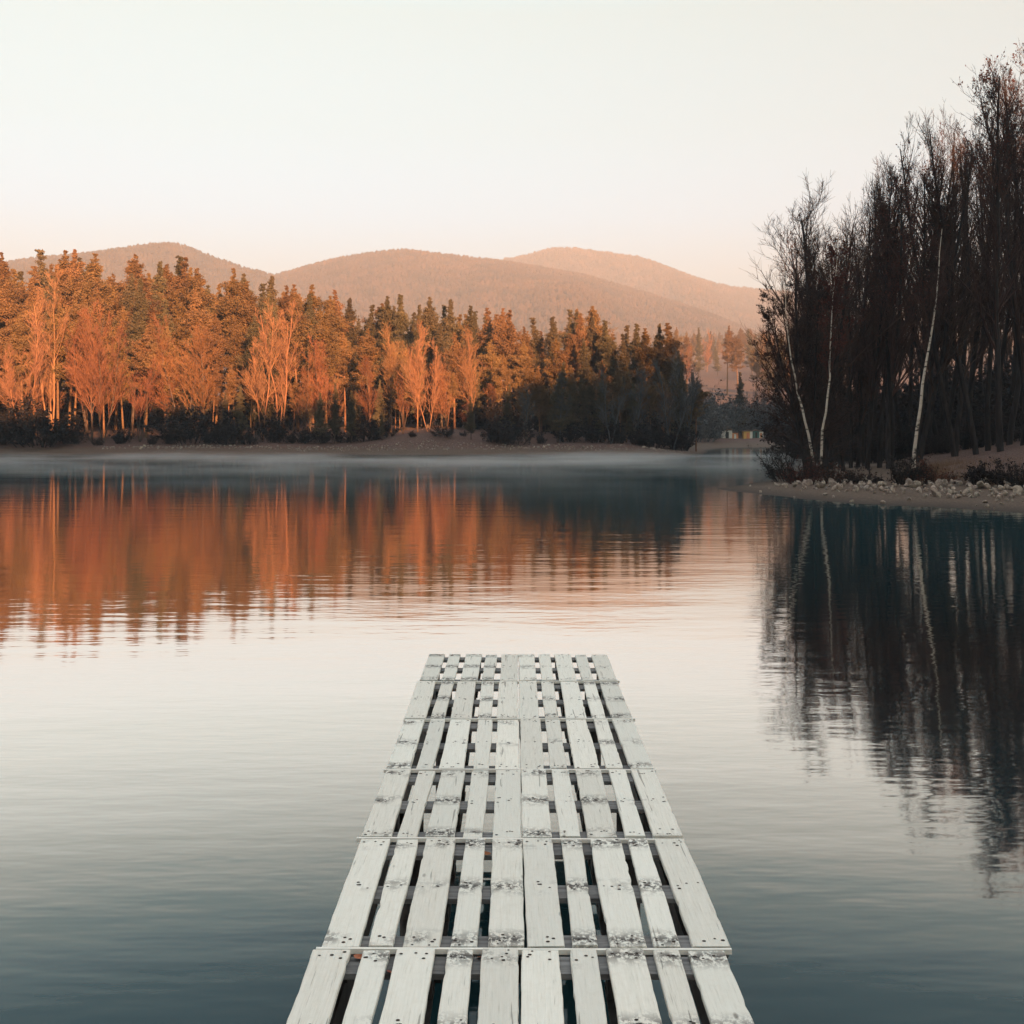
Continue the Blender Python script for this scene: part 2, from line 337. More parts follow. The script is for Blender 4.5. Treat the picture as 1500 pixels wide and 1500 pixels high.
def hill_forest(Xg, Yg, Z, n, th, label, g, vmax=44):
    """a far wood: thousands of small crowns, one mesh"""
    nx = Xg.shape[1]
    fx = g.uniform(0, nx - 1.001, n); fy = g.uniform(0, vmax - .01, n) ; i = fx.astype(int); j = fy.astype(int); a = fx - i; b = fy - j
    def bl(A): return A[j, i] * (1 - a) * (1 - b) + A[j, i + 1] * a * (1 - b) + A[j + 1, i] * (1 - a) * b + A[j + 1, i + 1] * a * b
    base = np.stack([bl(Xg), bl(Yg), bl(Z)], -1)
    return crowns(base, th, label, g)
def crowns(base, th, label, g):
    n = len(base)
    k = 5; ang = np.arange(k) * 2 * np.pi / k
    h = th * g.uniform(0.65, 1.35, n); conif = g.uniform(size=n) < 0.3
    w = h * np.where(conif, 0.22, 0.36) * g.uniform(0.8, 1.2, n)
    rot = g.uniform(0, 6.28, n)
    V = np.zeros((n, 2 + 2 * k, 3))
    V[:, 0] = base; V[:, 0, 2] -= 1
    for q, (hz, rw) in enumerate(((0.3, 1.0), (0.68, 0.75))):
        rw = np.where(conif, rw * (0.75 if q else 1.05), rw)
        for t in range(k):
            jr = g.uniform(0.75, 1.25, n)
            V[:, 2 + q * k + t, 0] = base[:, 0] + np.cos(ang[t] + rot) * w * rw * jr
            V[:, 2 + q * k + t, 1] = base[:, 1] + np.sin(ang[t] + rot) * w * rw * jr
            V[:, 2 + q * k + t, 2] = base[:, 2] + h * hz * g.uniform(0.9, 1.1, n)
    V[:, 1] = base; V[:, 1, 2] += h
    t = np.arange(k); u = (t + 1) % k
    tri = np.concatenate([np.stack([0 * t, 2 + u, 2 + t], -1), np.stack([0 * t + 1, 2 + k + t, 2 + k + u], -1)])
    quad = np.stack([2 + t, 2 + u, 2 + k + u, 2 + k + t], -1)
    o = (np.arange(n) * (2 + 2 * k))[:, None, None]
    G = Geo(); G.add(V.reshape(-1, 3), (tri[None] + o).reshape(-1, 3)); G.n = 0; G.q.append(((quad[None] + o).reshape(-1, 4), 0, False)); G.n = n * (2 + 2 * k)
    ob = put('hill_forest', G.mesh('hill_forest', [M['hill_tree']])); tag(ob, label, 'forest', kind='stuff')
MIDR = [(-500, 560), (100, 520), (250, 470), (330, 432), (400, 406), (430, 399), (500, 379), (560, 369), (600, 366), (640, 372), (700, 379), (760, 387), (850, 402), (950, 432), (1020, 457), (1080, 482), (1110, 497), (1200, 535), (1350, 575), (1700, 600)]
LEFTR = [(-700, 470), (-300, 420), (0, 390), (60, 379), (150, 371), (210, 361), (245, 356), (270, 358), (300, 372), (340, 386), (400, 403), (480, 432), (560, 470), (700, 520), (900, 570)]
FARR = [(300, 520), (600, 420), (680, 388), (730, 380), (760, 377), (800, 365), (830, 362), (880, 369), (940, 377), (980, 393), (1020, 408), (1060, 419), (1100, 423), (1200, 432), (1400, 470), (1800, 540)]
hm = hill(MIDR, 2500, 1150, 'broad wooded hill in pinkish haze rising behind the middle of the far wood', 30, 1.0, 9)
hl = hill(LEFTR, 2150, 900, 'rounded wooded hill showing over the trees at the left', 36, 2.3, 8)
hf = hill(FARR, 3700, 1300, 'palest and farthest hill behind the right end of the middle hill', 60, 4.1, 11)
g = np.random.default_rng(3)
hill_forest(*hm, 70000, 10.5, 'hazy wood covering the broad middle hill', g)
hill_forest(*hl, 40000, 9.5, 'hazy wood covering the rounded left hill', g)
hill_forest(*hf, 50000, 13, 'pale hazy wood covering the farthest hill', g)

# the ridge behind the camera that keeps the pier, the right bank and the foot of the far wood in shade
RY = -110.0; tA, tE = math.tan(R(SUN_AZ)), math.tan(R(SUN_EL)) / math.cos(R(SUN_AZ))
def need(px, py, Yd):                       # ridge point that puts the shade line at this pixel
    x, y, z = at(px, py, Yd); return x + (y - RY) * tA, z + (y - RY) * tE
SH = [need(-150, 625, 128), need(20, 622, 128), need(120, 612, 128), need(250, 596, 128), need(420, 592, 128), need(520, 585, 129), need(560, 612, 129), need(620, 632, 129),
      need(680, 598, 129), need(740, 572, 129), need(800, 548, 129), need(880, 530, 129), need(960, 524, 129), need(1010, 522, 129)]
SH = [(-420, SH[0][1] - 12)] + SH + [(145, 82), (180, 88), (300, 92), (520, 70)]
SH = np.array(SH)
rx = np.linspace(-420, 520, 320); rz = np.interp(rx, SH[:, 0], SH[:, 1])
rv = np.linspace(-1, 1, 31)
Xr, Vr = np.meshgrid(rx, rv)
Yr = RY + Vr * np.where(Vr > 0, 80, 300)
Zr = rz[None, :] * np.where(Vr > 0, (1 - Vr) ** 1.2, np.cos(Vr * np.pi / 2) ** 2)
o = put('hill', grid_mesh(Xr, Yr, Zr, [M['hill']], 'hill')); tag(o, 'steep hillside standing behind the pier, shading it from the low sun', kind='structure')

# ------------------------------------------------------------------ tree kinds
def conifer(seed, h, w, cb, kind):
    g = np.random.default_rng(seed)
    T = Geo(); K = 9
    tz = np.linspace(-0.4, h * 0.97, K); bend = np.cumsum(g.normal(0, 0.10, (K, 2)), 0)
    TP = np.zeros((1, K, 3)); TP[0, :, 2] = tz; TP[0, :, :2] = bend * np.linspace(0, 1, K)[:, None]
    TR = np.linspace(h * 0.0105 + .03, 0.03, K)[None]
    T.add(*tubes(TP, TR, 7), 0, True)
    C = Geo(); nb = int((125 if kind == 'pine' else 180) * (1 - cb) / 0.6)
    t = np.sort(g.uniform(0, 1, nb)) ** 0.72
    zz = h * (cb + (0.985 - cb) * t)
    if kind == 'pine': prof = w * (0.30 + 0.70 * np.sin(np.pi * np.clip(0.16 + 0.80 * t, 0, 1)) ** 0.75) * np.where(t > 0.5, np.clip(1 - (t - 0.5) / 0.52, .04, 1), 1)
    else: prof = w * (1.02 - t) ** 0.85
    L = prof * g.uniform(0.45, 1.2, nb) + 0.15
    lumps = 1 + 0.28 * np.sin(t * 23 + g.uniform(0, 6)) ; az = g.uniform(0, 2 * np.pi, nb); L *= lumps * (1 + 0.22 * np.cos(az - g.uniform(0, 6)))
    up = (0.25 + 0.5 * t) if kind == 'pine' else (-0.28 + 0.75 * t)
    d = np.stack([np.cos(az), np.sin(az), up], -1)
    cx = np.interp(zz, tz, TP[0, :, 0]); cy = np.interp(zz, tz, TP[0, :, 1])
    P = polylines(np.stack([cx, cy, zz], -1), d, L, 4, 0.10, 0.05 if kind == 'pine' else 0.10, g)
    C.add(*tubes(P, np.linspace(1, .3, 4)[None] * (0.012 + 0.012 * L)[:, None], 3), 1)
    # tufts of needles along the outer part of each branch
    m = np.maximum(3, (L * (10 if kind == 'pine' else 13)).astype(int)); b = np.repeat(np.arange(nb), m)
    s = g.uniform(0.30 if kind == 'pine' else 0.15, 1.0, len(b)) * 3; i = np.minimum(s.astype(int), 2); f = (s - i)[:, None]
    tp = P[b, i] * (1 - f) + P[b, i + 1] * f
    tp += g.normal(size=tp.shape) * np.array([0.22, 0.22, 0.12]) * np.minimum(0.6 + 0.25 * L[b], .15 + .5 * L[b])[:, None]
    reps = 12 if kind == 'pine' else 9
    q = np.repeat(tp, reps, 0); q += g.normal(size=q.shape) * np.array([0.16, 0.16, 0.11]) * np.clip(np.repeat(L[b], reps), .35, 1)[:, None]
    C.add(*leafquads(q, 0.10, g, 0.5), 0)
    needle = M['pine_needle'] if kind == 'pine' else M['spruce_needle']
    return T.mesh('trunk', [M['pine_bark'] if kind == 'pine' else M['grey_bark']]), C.mesh('crown', [needle, M['pine_bark']])

def bare(seed, h, trunk_mat, twig_mat, leaf=None, fork=1, cb=0.3, spread=0.55, slim=1.0, n1=26, n2=8, n3=6, rtop=0.03, path=None, r0=None, leafn=0, leafsize=.07, twr=0.007, up=0.10, lenk=0.36, leaf_t=(0, 1)):
    g = np.random.default_rng(seed); T = Geo(); C = Geo()
    r0 = r0 or (h * 0.0075 + 0.03)
    K = 12
    if path is not None:
        pts = np.array(path, float); u = np.linspace(0, 1, len(pts)); tt = np.linspace(0, 1, K)
        TP = np.stack([np.interp(tt, u, pts[:, i]) for i in range(3)], -1)[None]
        TP[0, 1:-1, :2] += g.normal(0, 0.04, (K - 2, 2)); TL = np.array([h]); TR = np.linspace(r0, rtop, K)[None]
    else:
        d = g.normal(0, 0.05, (fork, 3)); d[:, 2] = 1
        if fork > 1: d[:, :2] += 0.22 * np.stack([np.cos(np.arange(fork) * 6.28 / fork + seed), np.sin(np.arange(fork) * 6.28 / fork + seed)], -1)
        st = np.zeros((fork, 3)); st[:, 2] = -0.4
        TL = h * g.uniform(0.82, 1.0, fork); TL[0] = h
        TP = polylines(st, d, TL, K, 0.045, 0.10, g)
        TP[:, :, 2] *= 1.0
        TR = np.linspace(1, 0, K)[None] ** 0.8 * (r0 - rtop) + rtop; TR = np.repeat(TR, fork, 0)
    T.add(*tubes(TP, TR, 8), 0, True)
    k0 = max(6, n1 // len(TP))
    p, d, l, r, _ = spawn(TP, TL, TR, k0, cb, spread, lenk, g, 0.62, 0.97, 0.55)
    l *= slim; l = np.maximum(l, 0.5)
    P1 = polylines(p, d, l, 6, 0.10, up, g); R1 = np.linspace(1, 0.25, 6)[None] * np.clip(r, 0.02, None)[:, None]
    C.add(*tubes(P1, R1, 5), 0, True)
    p, d, l2, r, b = spawn(P1, l, R1, n2, 0.12, 0.60, 0.50, g, 0.45, 1.0, 0.55)
    l2 = np.maximum(l2, 0.35)
    P2 = polylines(p, d, l2, 4, 0.14, up, g); R2 = np.linspace(1, 0.4, 4)[None] * np.clip(r, 0.010, .04)[:, None]
    C.add(*tubes(P2, R2, 3), 0)
    p, d, l3, r, b = spawn(P2, l2, R2, n3, 0.10, 0.55, 0.60, g, 0.3, 1.0, 0.6)
    l3 = np.clip(l3, 0.3, 1.3)
    P3 = polylines(p, d, l3, 3, 0.15, up, g); R3 = np.linspace(1, 0.5, 3)[None] * np.full(len(p), twr)[:, None]
    C.add(*tubes(P3, R3, 3), 0)
    mats = [twig_mat]
    if leaf is not None and leafn:
        zf = P3[:, -1, 2] / h
        ok = np.where((zf > leaf_t[0]) & (zf < leaf_t[1]))[0]
        if len(ok):
            pick = g.choice(ok, leafn); f = g.uniform(0.2, 1.0, leafn)[:, None]
            q = P3[pick, 0] * (1 - f) + P3[pick, -1] * f + g.normal(0, 0.04, (leafn, 3))
            C.add(*leafquads(q, leafsize, g), 1)
        mats.append(leaf)
    return T.mesh('trunk', [trunk_mat]), C.mesh('crown', mats)

def shrub(seed, h, w, twig_mat, leaf_mat, stems=26, n2=9, n3=6, leafn=1500, leafsize=0.09):
    g = np.random.default_rng(seed); C = Geo()
    az = g.uniform(0, 6.28, stems); rad = g.uniform(0, 1, stems) ** 0.7
    st = np.stack([np.cos(az) * rad * w * 0.3, np.sin(az) * rad * w * 0.3, np.full(stems, -0.15)], -1)
    d = np.stack([np.cos(az) * rad * w / h * 0.75, np.sin(az) * rad * w / h * 0.75, np.ones(stems)], -1)
    L = h * g.uniform(0.6, 1.05, stems) * (1.05 - 0.35 * rad)
    P1 = polylines(st, d, L, 6, 0.10, 0.0, g); R1 = np.linspace(1, .3, 6)[None] * np.full(stems, 0.012 * h ** .7)[:, None]
    C.add(*tubes(P1, R1, 4), 0)
    p, d, l2, r, _ = spawn(P1, L, R1, n2, 0.1, 0.6, 0.45, g, 0.5, 1, .6)
    P2 = polylines(p, d, l2, 4, 0.14, 0.05, g); R2 = np.linspace(1, .4, 4)[None] * np.clip(r, .006, .03)[:, None]
    C.add(*tubes(P2, R2, 3), 0)
    p, d, l3, r, _ = spawn(P2, l2, R2, n3, 0.1, 0.6, 0.55, g, 0.3, 1, .6)
    P3 = polylines(p, d, np.clip(l3, .12, .9), 3, 0.15, 0.05, g); R3 = np.linspace(1, .5, 3)[None] * np.full(len(p), 0.005)[:, None]
    C.add(*tubes(P3, R3, 3), 0)
    if leafn:
        k = g.integers(0, len(P3), leafn); f = g.uniform(0, 1, leafn)[:, None]
        C.add(*leafquads(P3[k, 0] * (1 - f) + P3[k, -1] * f + g.normal(0, .06, (leafn, 3)), leafsize, g), 1)
    return C.mesh('shrub', [twig_mat, leaf_mat])

def bbox_h(me):
    co = np.zeros(len(me.vertices) * 3, np.float32); me.vertices.foreach_get('co', co); return float(np.percentile(co[2::3], 99.9))

TREES = []                                     # every placed tree, for the labels: (object, kind phrase, px, py of the top, row, bank)
ORD = ['first', 'second', 'third', 'fourth', 'fifth', 'sixth', 'seventh', 'eighth', 'ninth', 'tenth', 'eleventh', 'twelfth', 'thirteenth', 'fourteenth', 'fifteenth',
       'sixteenth', 'seventeenth', 'eighteenth', 'nineteenth', 'twentieth', 'twenty-first', 'twenty-second', 'twenty-third', 'twenty-fourth', 'twenty-fifth', 'twenty-sixth', 'twenty-seventh', 'twenty-eighth', 'twenty-ninth', 'thirtieth']
ORD += ['thirty-' + o for o in ORD[:9]] + ['fortieth'] + ['forty-' + o for o in ORD[:9]] + ['fiftieth']
def tree(name, cat, parts, x, y, s, rz, group, tilt=(0, 0), sz=None):
    z = gz(x, y)
    o = empty(name, (x, y, z - 0.05), rz, (s, s, sz or s)); o.rotation_euler = (tilt[0], tilt[1], rz)
    for nm, me in parts: put(nm, me, o)
    tag(o, None, cat, group)
    return o

# ------------------------------------------------------------------ the far wood
pines = [conifer(100 + i, 20, w, cb, 'pine') for i, (w, cb) in enumerate(((2.7, .34), (2.3, .42), (3.1, .28), (2.5, .30), (2.1, .38), (2.9, .36)))]
spruces = [conifer(200 + i, 20, w, cb, 'spruce') for i, (w, cb) in enumerate(((2.9, .12), (2.4, .16), (3.3, .10), (2.6, .2)))]
obare = [bare(300 + i, 14, M['grey_bark'], M['orange_twig'], fork=fk, cb=.22, spread=sp, n1=36, n2=10, n3=8, twr=.011, up=.12, r0=.085) for i, (fk, sp) in enumerate(((1, .5), (2, .5), (1, .65), (3, .45), (1, .55), (1, .42), (2, .62), (1, .7)))]
shade_bare = [bare(320 + i, 14, M['shade_haze_twig'], M['shade_haze_twig'], fork=fk, cb=.2, spread=.55, n1=34, n2=9, n3=7, twr=.013, up=.10) for i, fk in enumerate((1, 2, 1))]
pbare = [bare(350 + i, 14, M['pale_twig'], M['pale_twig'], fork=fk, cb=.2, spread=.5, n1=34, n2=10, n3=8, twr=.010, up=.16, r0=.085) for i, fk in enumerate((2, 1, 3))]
fshrub = [shrub(400 + i, 4.0, w, M['shrub_twig'], M['dark_leaf'], 30, 9, 7, 2600, .12) for i, w in enumerate((3.6, 4.4, 3.0, 5.0))]
cshrub = [shrub(440 + i, 4.0, w, M['shade_haze_twig'], M['shade_haze_twig'], 30, 9, 7, 2200, .10) for i, w in enumerate((3.4, 4.4))]
HH = {}
def top_of(me):
    if me.name not in HH: HH[me.name] = bbox_h(me)
    return HH[me.name]
SKY = np.array([(-120, 370), (18, 372), (60, 368), (95, 352), (130, 372), (170, 380), (210, 372), (245, 378), (270, 378), (310, 405), (350, 398), (395, 402), (425, 402), (470, 418), (530, 432), (570, 440), (600, 438), (640, 444), (690, 448), (740, 448), (770, 470), (805, 462), (850, 440), (880, 455), (930, 472), (975, 474), (1000, 495), (1025, 520), (1060, 560)], float)
def sky_y(px): return float(np.interp(px, SKY[:, 0], SKY[:, 1]))
rnd = random.Random(5)
def far_tree(px, Yd, ytop, proto, name, cat, phrase, row, group='trees of the far wood'):
    x = (px - HX) * Yd / F; z0 = gz(x, Yd)
    ztop = CAMZ + (HY - ytop) * Yd / F
    h = max(2.0, ztop - z0); s = h / max(top_of(proto[1]), top_of(proto[0]))
    o = tree(name, cat, (('trunk', proto[0]), ('crown', proto[1])), x, Yd, s * rnd.uniform(.92, 1.12), rnd.uniform(0, 6.28), group, (rnd.gauss(0, .03), rnd.gauss(0, .03)), s)
    TREES.append((o, phrase, px, ytop, row, 'far')); return o
# skyline and middle rows
px = -150.0
while px < 1012:
    y = sky_y(px) + rnd.choice((-6, 0, 3, 8, 14, 22))
    Yd = rnd.uniform(150, 166) if px < 900 else rnd.uniform(136, 150)
    if (px > 1000): Yd = 134
    if rnd.random() < .3: far_tree(px, Yd, y, rnd.choice(spruces), 'spruce_tree', 'tree', 'spruce', 2)
    else: far_tree(px, Yd, y, rnd.choice(pines), 'pine_tree', 'tree', 'pine', 2)
    px += rnd.uniform(13, 23)
px = -66.0
while px < 960:
    y = sky_y(px) + rnd.uniform(8, 34)
    Yd = rnd.uniform(168, 182) if px < 860 else rnd.uniform(150, 160)
    pk = rnd.random() < .35
    far_tree(px, Yd, y, rnd.choice(spruces if pk else pines), 'spruce_tree' if pk else 'pine_tree', 'tree', 'spruce' if pk else 'pine', 8)
    px += rnd.uniform(16, 26)
for (row, y0, y1, Y0, Y1, st) in ((1, 26, 75, 139, 150, 24), (0, 75, 150, 131, 138, 27)):
    px = -150.0
    while px < 1005:
        y = sky_y(px) + rnd.uniform(y0, y1)
        if px > 760: y = min(y, 555)
        Yd = rnd.uniform(Y0, Y1)
        if Yd < 134 and 540 < px < 700: Yd = 137
        u = rnd.random()
        if row == 0 and px < 760 and u < .30: far_tree(px, Yd, y + rnd.uniform(-15, 40), rnd.choice(obare), 'bare_tree', 'tree', 'orange bare tree', row)
        elif u < .68 if row else u < .8: far_tree(px, Yd, y, rnd.choice(pines), 'pine_tree', 'tree', 'pine', row)
        else: far_tree(px, Yd, y, rnd.choice(spruces), 'spruce_tree', 'tree', 'spruce', row)
        px += rnd.uniform(st * .7, st * 1.3)
# bare trees standing out in front, at the places the photo shows them
for (px, yt, Yd, k, ph) in ((35, 455, 129, 0, 'pale'), (75, 395, 133, 2, 'pale'), (150, 470, 129.5, 1, 'o'), (135, 440, 131, 4, 'o'), (205, 520, 129, 3, 'o'), (250, 455, 132, 0, 'o'), (295, 478, 130, 2, 'o'),
                            (385, 440, 130, 0, 'pale'), (410, 432, 131, 2, 'pale'), (445, 500, 129, 1, 'o'), (470, 490, 130, 4, 'o'), (540, 520, 131, 2, 'o'), (578, 470, 138, 1, 'pale'), (612, 468, 129.5, 1, 'pale'), (628, 495, 129.2, 0, 'pale'),
                            (690, 475, 138, 1, 'pale'), (590, 540, 131, 3, 'o'), (655, 520, 131, 0, 'o'), (725, 560, 128, 2, 'o'), (820, 545, 128, 3, 'o'), (895, 540, 127, 1, 'o'), (935, 535, 128, 2, 'o'), (985, 520, 127, 4, 'o'), (770, 560, 127, 0, 'o'), (1004, 505, 130, 1, 'o')):
    far_tree(px, Yd, yt, (pbare if ph == 'pale' else shade_bare if px > 760 else obare)[k % 3 if px > 760 else k], 'bare_tree', 'tree', 'pale bare tree' if ph == 'pale' else 'shade-greyed bare tree' if px > 760 else 'orange bare tree', 0)
# dark conifers just behind the beach at the right end, in the shade
px = 770
while px < 1025:
    far_tree(px, rnd.uniform(128, 132), rnd.uniform(525, 560), rnd.choice(pines + spruces[:2]), 'pine_tree', 'tree', 'shaded pine', 0); px += rnd.uniform(17, 27)
for px, yt in ((350, 565), (490, 560), (515, 572), (470, 575), (690, 580), (330, 575), (560, 600)):
    far_tree(px, rnd.uniform(126, 128), yt, rnd.choice(spruces[:3]), 'spruce_tree', 'tree', 'bushy shaded evergreen', 0)

SHR = []
def far_shrub(px, Yd, h, me, row='far'):
    x = (px - HX) * Yd / F; z = gz(x, Yd)
    o = put('shrub', me, None, (x, Yd, z - .05), (0, 0, rnd.uniform(0, 6.28)), (h / 4 * rnd.uniform(.9, 1.3),) * 2 + (h / 4,))
    tag(o, None, 'shrub', {'far': 'dark shrubs along the far beach', 'back': 'dark undergrowth inside the far wood', 'cove': 'dark shrubs round the cove', 'right': 'undergrowth in the right bank wood'}[row]); SHR.append((o, px, h, row))
px = -140
while px < 1012:
    h = rnd.choice((rnd.uniform(1.2, 2.6), rnd.uniform(2.4, 4), rnd.uniform(3.5, 6)))
    if 120 < px < 260: h *= .6
    if 555 < px < 700: h *= .45
    if 700 < px: h *= .8
    far_shrub(px, rnd.uniform(125.5, 128.5), h, rnd.choice(fshrub)); px += rnd.uniform(20, 46)

px = -70
while px < 1000:
    far_shrub(px, rnd.uniform(150, 172), rnd.uniform(4.5, 7), rnd.choice(fshrub), 'back'); px += rnd.uniform(22, 34)
# ------------------------------------------------------------------ the cove: shaded trees, huts, lamp; sunlit wood beyond
for (px, yt, Yd, kind) in ((1022, 575, 182, 'b'), (1040, 572, 200, 'b'), (1052, 580, 205, 'b'), (1066, 578, 208, 'b'), (1030, 590, 196, 'b'), (1092, 572, 214, 'b'), (1104, 568, 216, 'b'), (1118, 562, 214, 'b'), (1130, 560, 212, 'b'), (1145, 556, 210, 'b'), (1160, 556, 210, 'b'),
                           (1082, 545, 206, 's'), (1012, 545, 172, 's')):
    p_ = rnd.choice(shade_bare) if kind == 'b' else spruces[1]
    far_tree(px, Yd, yt, p_, 'bare_tree' if kind == 'b' else 'spruce_tree', 'tree', 'dim bare tree' if kind == 'b' else 'dark pointed spruce', 3, 'trees round the cove')
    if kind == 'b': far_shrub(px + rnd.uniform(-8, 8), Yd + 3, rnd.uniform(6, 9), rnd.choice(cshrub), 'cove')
for i in range(84):
    px = 985 + 190 * rnd.random(); Yd = 330 + 850 * rnd.random() ** 1.2
    x = (px - HX) * Yd / F; z0 = gz(x, Yd); h = rnd.uniform(13, 22)
    pr = rnd.choice(pines + spruces + obare[:2] + pbare[:1])
    ck = 'spruce_tree' if pr in spruces else 'pine_tree' if pr in pines else 'bare_tree'
    far_tree(px, Yd, to_px(x, Yd, z0 + h)[1], pr, ck, 'tree', {'spruce_tree': 'sunlit hazy spruce', 'pine_tree': 'sunlit hazy pine', 'bare_tree': 'sunlit hazy bare tree'}[ck], 4, 'sunlit trees beyond the cove')
bx = g.uniform(-500, 700, 9000); by = 1150 + 700 * g.uniform(0, 1, 9000)
sel = (np.abs(bx) < by * .55 + 60)
bx, by = bx[sel], by[sel]
crowns(np.stack([bx, by, ground_z(bx, by)], -1), 15, 'sunlit hazy wood on the slope rising beyond the cove', g)

def hut(px, py, w, h, wall, roof_h, label, door=None, side=None, Yd=198):
    x, y, _ = at(px, py, Yd); z = gz(x, Yd) - .05
    o = empty('beach_hut', (x, Yd, z)); tag(o, label, 'hut', 'small huts on the cove beach')
    d = w * .9
    b = Geo(); b.box(-w/2, w/2, -d/2, d/2, 0, h); put('wall', b.mesh('wall', [wall]), o)
    b = Geo(); e = .15
    b.add([(-w/2-e, -d/2-e, h), (w/2+e, -d/2-e, h), (w/2+e, d/2+e, h), (-w/2-e, d/2+e, h), (0, -d/2-e, h+roof_h), (0, d/2+e, h+roof_h)], [(0, 1, 2, 3), (0, 3, 5, 4), (1, 4, 5, 2)])
    b.add([(-w/2-e, -d/2-e, h), (w/2+e, -d/2-e, h), (0, -d/2-e, h+roof_h), (-w/2-e, d/2+e, h), (w/2+e, d/2+e, h), (0, d/2+e, h+roof_h)], [(0, 1, 2), (3, 5, 4)])
    put('roof', b.mesh('roof', [M['roof']]), o)
    b = Geo(); b.box(-w*.16, w*.16, -d/2-.04, -d/2-.002, 0.02, h*.8); put('door', b.mesh('door', [door or M['dark']]), o)
    if side:
        b = Geo(); b.box(w*.22, w/2+.02, -d/2-.05, -d/2-.003, .02, h*.98); put('panel', b.mesh('panel', [side]), o)
hut(1064, 648, 1.7, 1.35, M['hut_white'], .95, 'white beach hut with pointed brown roof, leftmost on the cove beach')
hut(1076, 648, 1.1, 1.0, M['hut_orange'], .28, 'low orange beach hut beside the white hut', M['hut_white'])
hut(1094.5, 648, 1.5, 1.3, M['hut_yellow'], .28, 'yellow and white beach hut right of the dark spruce', M['hut_orange'], M['hut_white'])
hut(1107, 648, 1.0, 1.2, M['hut_teal'], .3, 'teal beach hut next to the pale hut', None)
hut(1114, 648, .85, 1.15, M['hut_white'], .25, 'small pale beach hut, rightmost next to the lamp', M['hut_orange'])
x, y, _ = at(1121.5, 648, 198)
lo = empty('street_lamp', (x, y, gz(x, y))); tag(lo, 'white post lamp with round globe right of the cove huts', 'lamp')
P = np.array([[(0, 0, -.1), (0, 0, .6), (0, 0, 1.15)]], float); b = Geo(); b.add(*tubes(P, np.full((1, 3), .04), 8)); put('lamp_post', b.mesh('lamp_post', [M['hut_white']]), lo)
b = Geo(); th = np.linspace(0, np.pi, 8); P = np.stack([0 * th, 0 * th, 1.28 - .14 * np.cos(th)], -1)[None]; b.add(*tubes(P, np.maximum(.14 * np.sin(th), .002)[None], 12), 0, True); put('lamp_globe', b.mesh('lamp_globe', [M['hut_white']]), lo)

# ------------------------------------------------------------------ the right bank wood
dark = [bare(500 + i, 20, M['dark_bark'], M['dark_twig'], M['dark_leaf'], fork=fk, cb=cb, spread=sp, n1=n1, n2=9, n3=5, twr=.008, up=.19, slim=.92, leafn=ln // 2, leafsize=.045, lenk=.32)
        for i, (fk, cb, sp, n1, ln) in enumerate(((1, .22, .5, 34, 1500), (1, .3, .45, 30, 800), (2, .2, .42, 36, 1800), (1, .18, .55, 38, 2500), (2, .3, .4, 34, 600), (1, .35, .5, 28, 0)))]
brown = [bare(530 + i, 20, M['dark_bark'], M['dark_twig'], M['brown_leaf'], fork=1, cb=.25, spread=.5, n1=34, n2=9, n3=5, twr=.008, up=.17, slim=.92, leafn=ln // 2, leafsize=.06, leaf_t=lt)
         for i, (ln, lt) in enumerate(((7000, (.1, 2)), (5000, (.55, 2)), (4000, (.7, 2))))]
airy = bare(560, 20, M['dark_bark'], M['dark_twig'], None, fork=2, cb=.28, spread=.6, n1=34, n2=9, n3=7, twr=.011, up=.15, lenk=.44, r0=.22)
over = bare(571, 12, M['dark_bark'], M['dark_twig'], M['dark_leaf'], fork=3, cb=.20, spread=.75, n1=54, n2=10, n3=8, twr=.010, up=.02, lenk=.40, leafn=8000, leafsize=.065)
RSKY = np.array([(1110, 430), (1150, 350), (1190, 300), (1230, 300), (1260, 275), (1300, 215), (1330, 245), (1360, 180), (1400, 145), (1440, 132), (1470, 100), (1500, 80), (1600, 40)], float)
def right_tree(px, Yd, ytop, proto, name, phrase, row, rz=None, wide=1.0, tilt=None):
    x = (px - HX) * Yd / F; z0 = gz(x, Yd); h = CAMZ + (HY - ytop) * Yd / F - z0
    s = h / max(top_of(proto[1]), top_of(proto[0]))
    o = tree(name, 'tree', (('trunk', proto[0]), ('crown', proto[1])), x, Yd, s * wide, rnd.uniform(0, 6.28) if rz is None else rz, 'trees of the right bank wood', tilt or (rnd.gauss(0, .02), rnd.gauss(0, .02)), s)
    TREES.append((o, phrase, px, ytop, row, 'right')); return o
right_tree(1204, 66, 240, airy, 'bare_tree', 'airy tall bare tree against the sky', 5, 1.0, 1.1)
right_tree(1188, 63, 318, airy, 'bare_tree', 'airy spreading bare tree leaning over the cove', 5, 3.2, 1.1, (0, -.03))
right_tree(1182, 61, 400, over, 'bare_tree', 'dense low dark tree overhanging the water', 5, 0.4, .74, (0, -.08))
right_tree(1206, 62, 540, over, 'bare_tree', 'lowest dark tree at the bank tip', 5, 4.0, .8, (0, -.03))
right_tree(1192, 64, 450, over, 'bare_tree', 'dense dark tree behind the leaning birch', 5, 2.4, .72, (0, -.02))
right_tree(1302, 68, 212, brown[1], 'brown_leaved_tree', 'brown leaved tree with a pointed top', 5)
right_tree(1270, 70, 285, brown[0], 'brown_leaved_tree', 'brown leaved tree with a rounded crown', 5)
right_tree(1236, 67, 300, brown[0], 'brown_leaved_tree', 'brown leaved tree', 5)
right_tree(1288, 70, 225, brown[0], 'brown_leaved_tree', 'brown leaved tree', 5)
right_tree(1256, 72, 282, dark[3], 'bare_tree', 'dark bare tree', 5)
right_tree(1345, 71, 185, dark[0], 'bare_tree', 'dark bare tree', 5)
right_tree(1466, 66, 84, brown[2], 'brown_leaved_tree', 'tallest brown topped tree', 5)
px = 1215
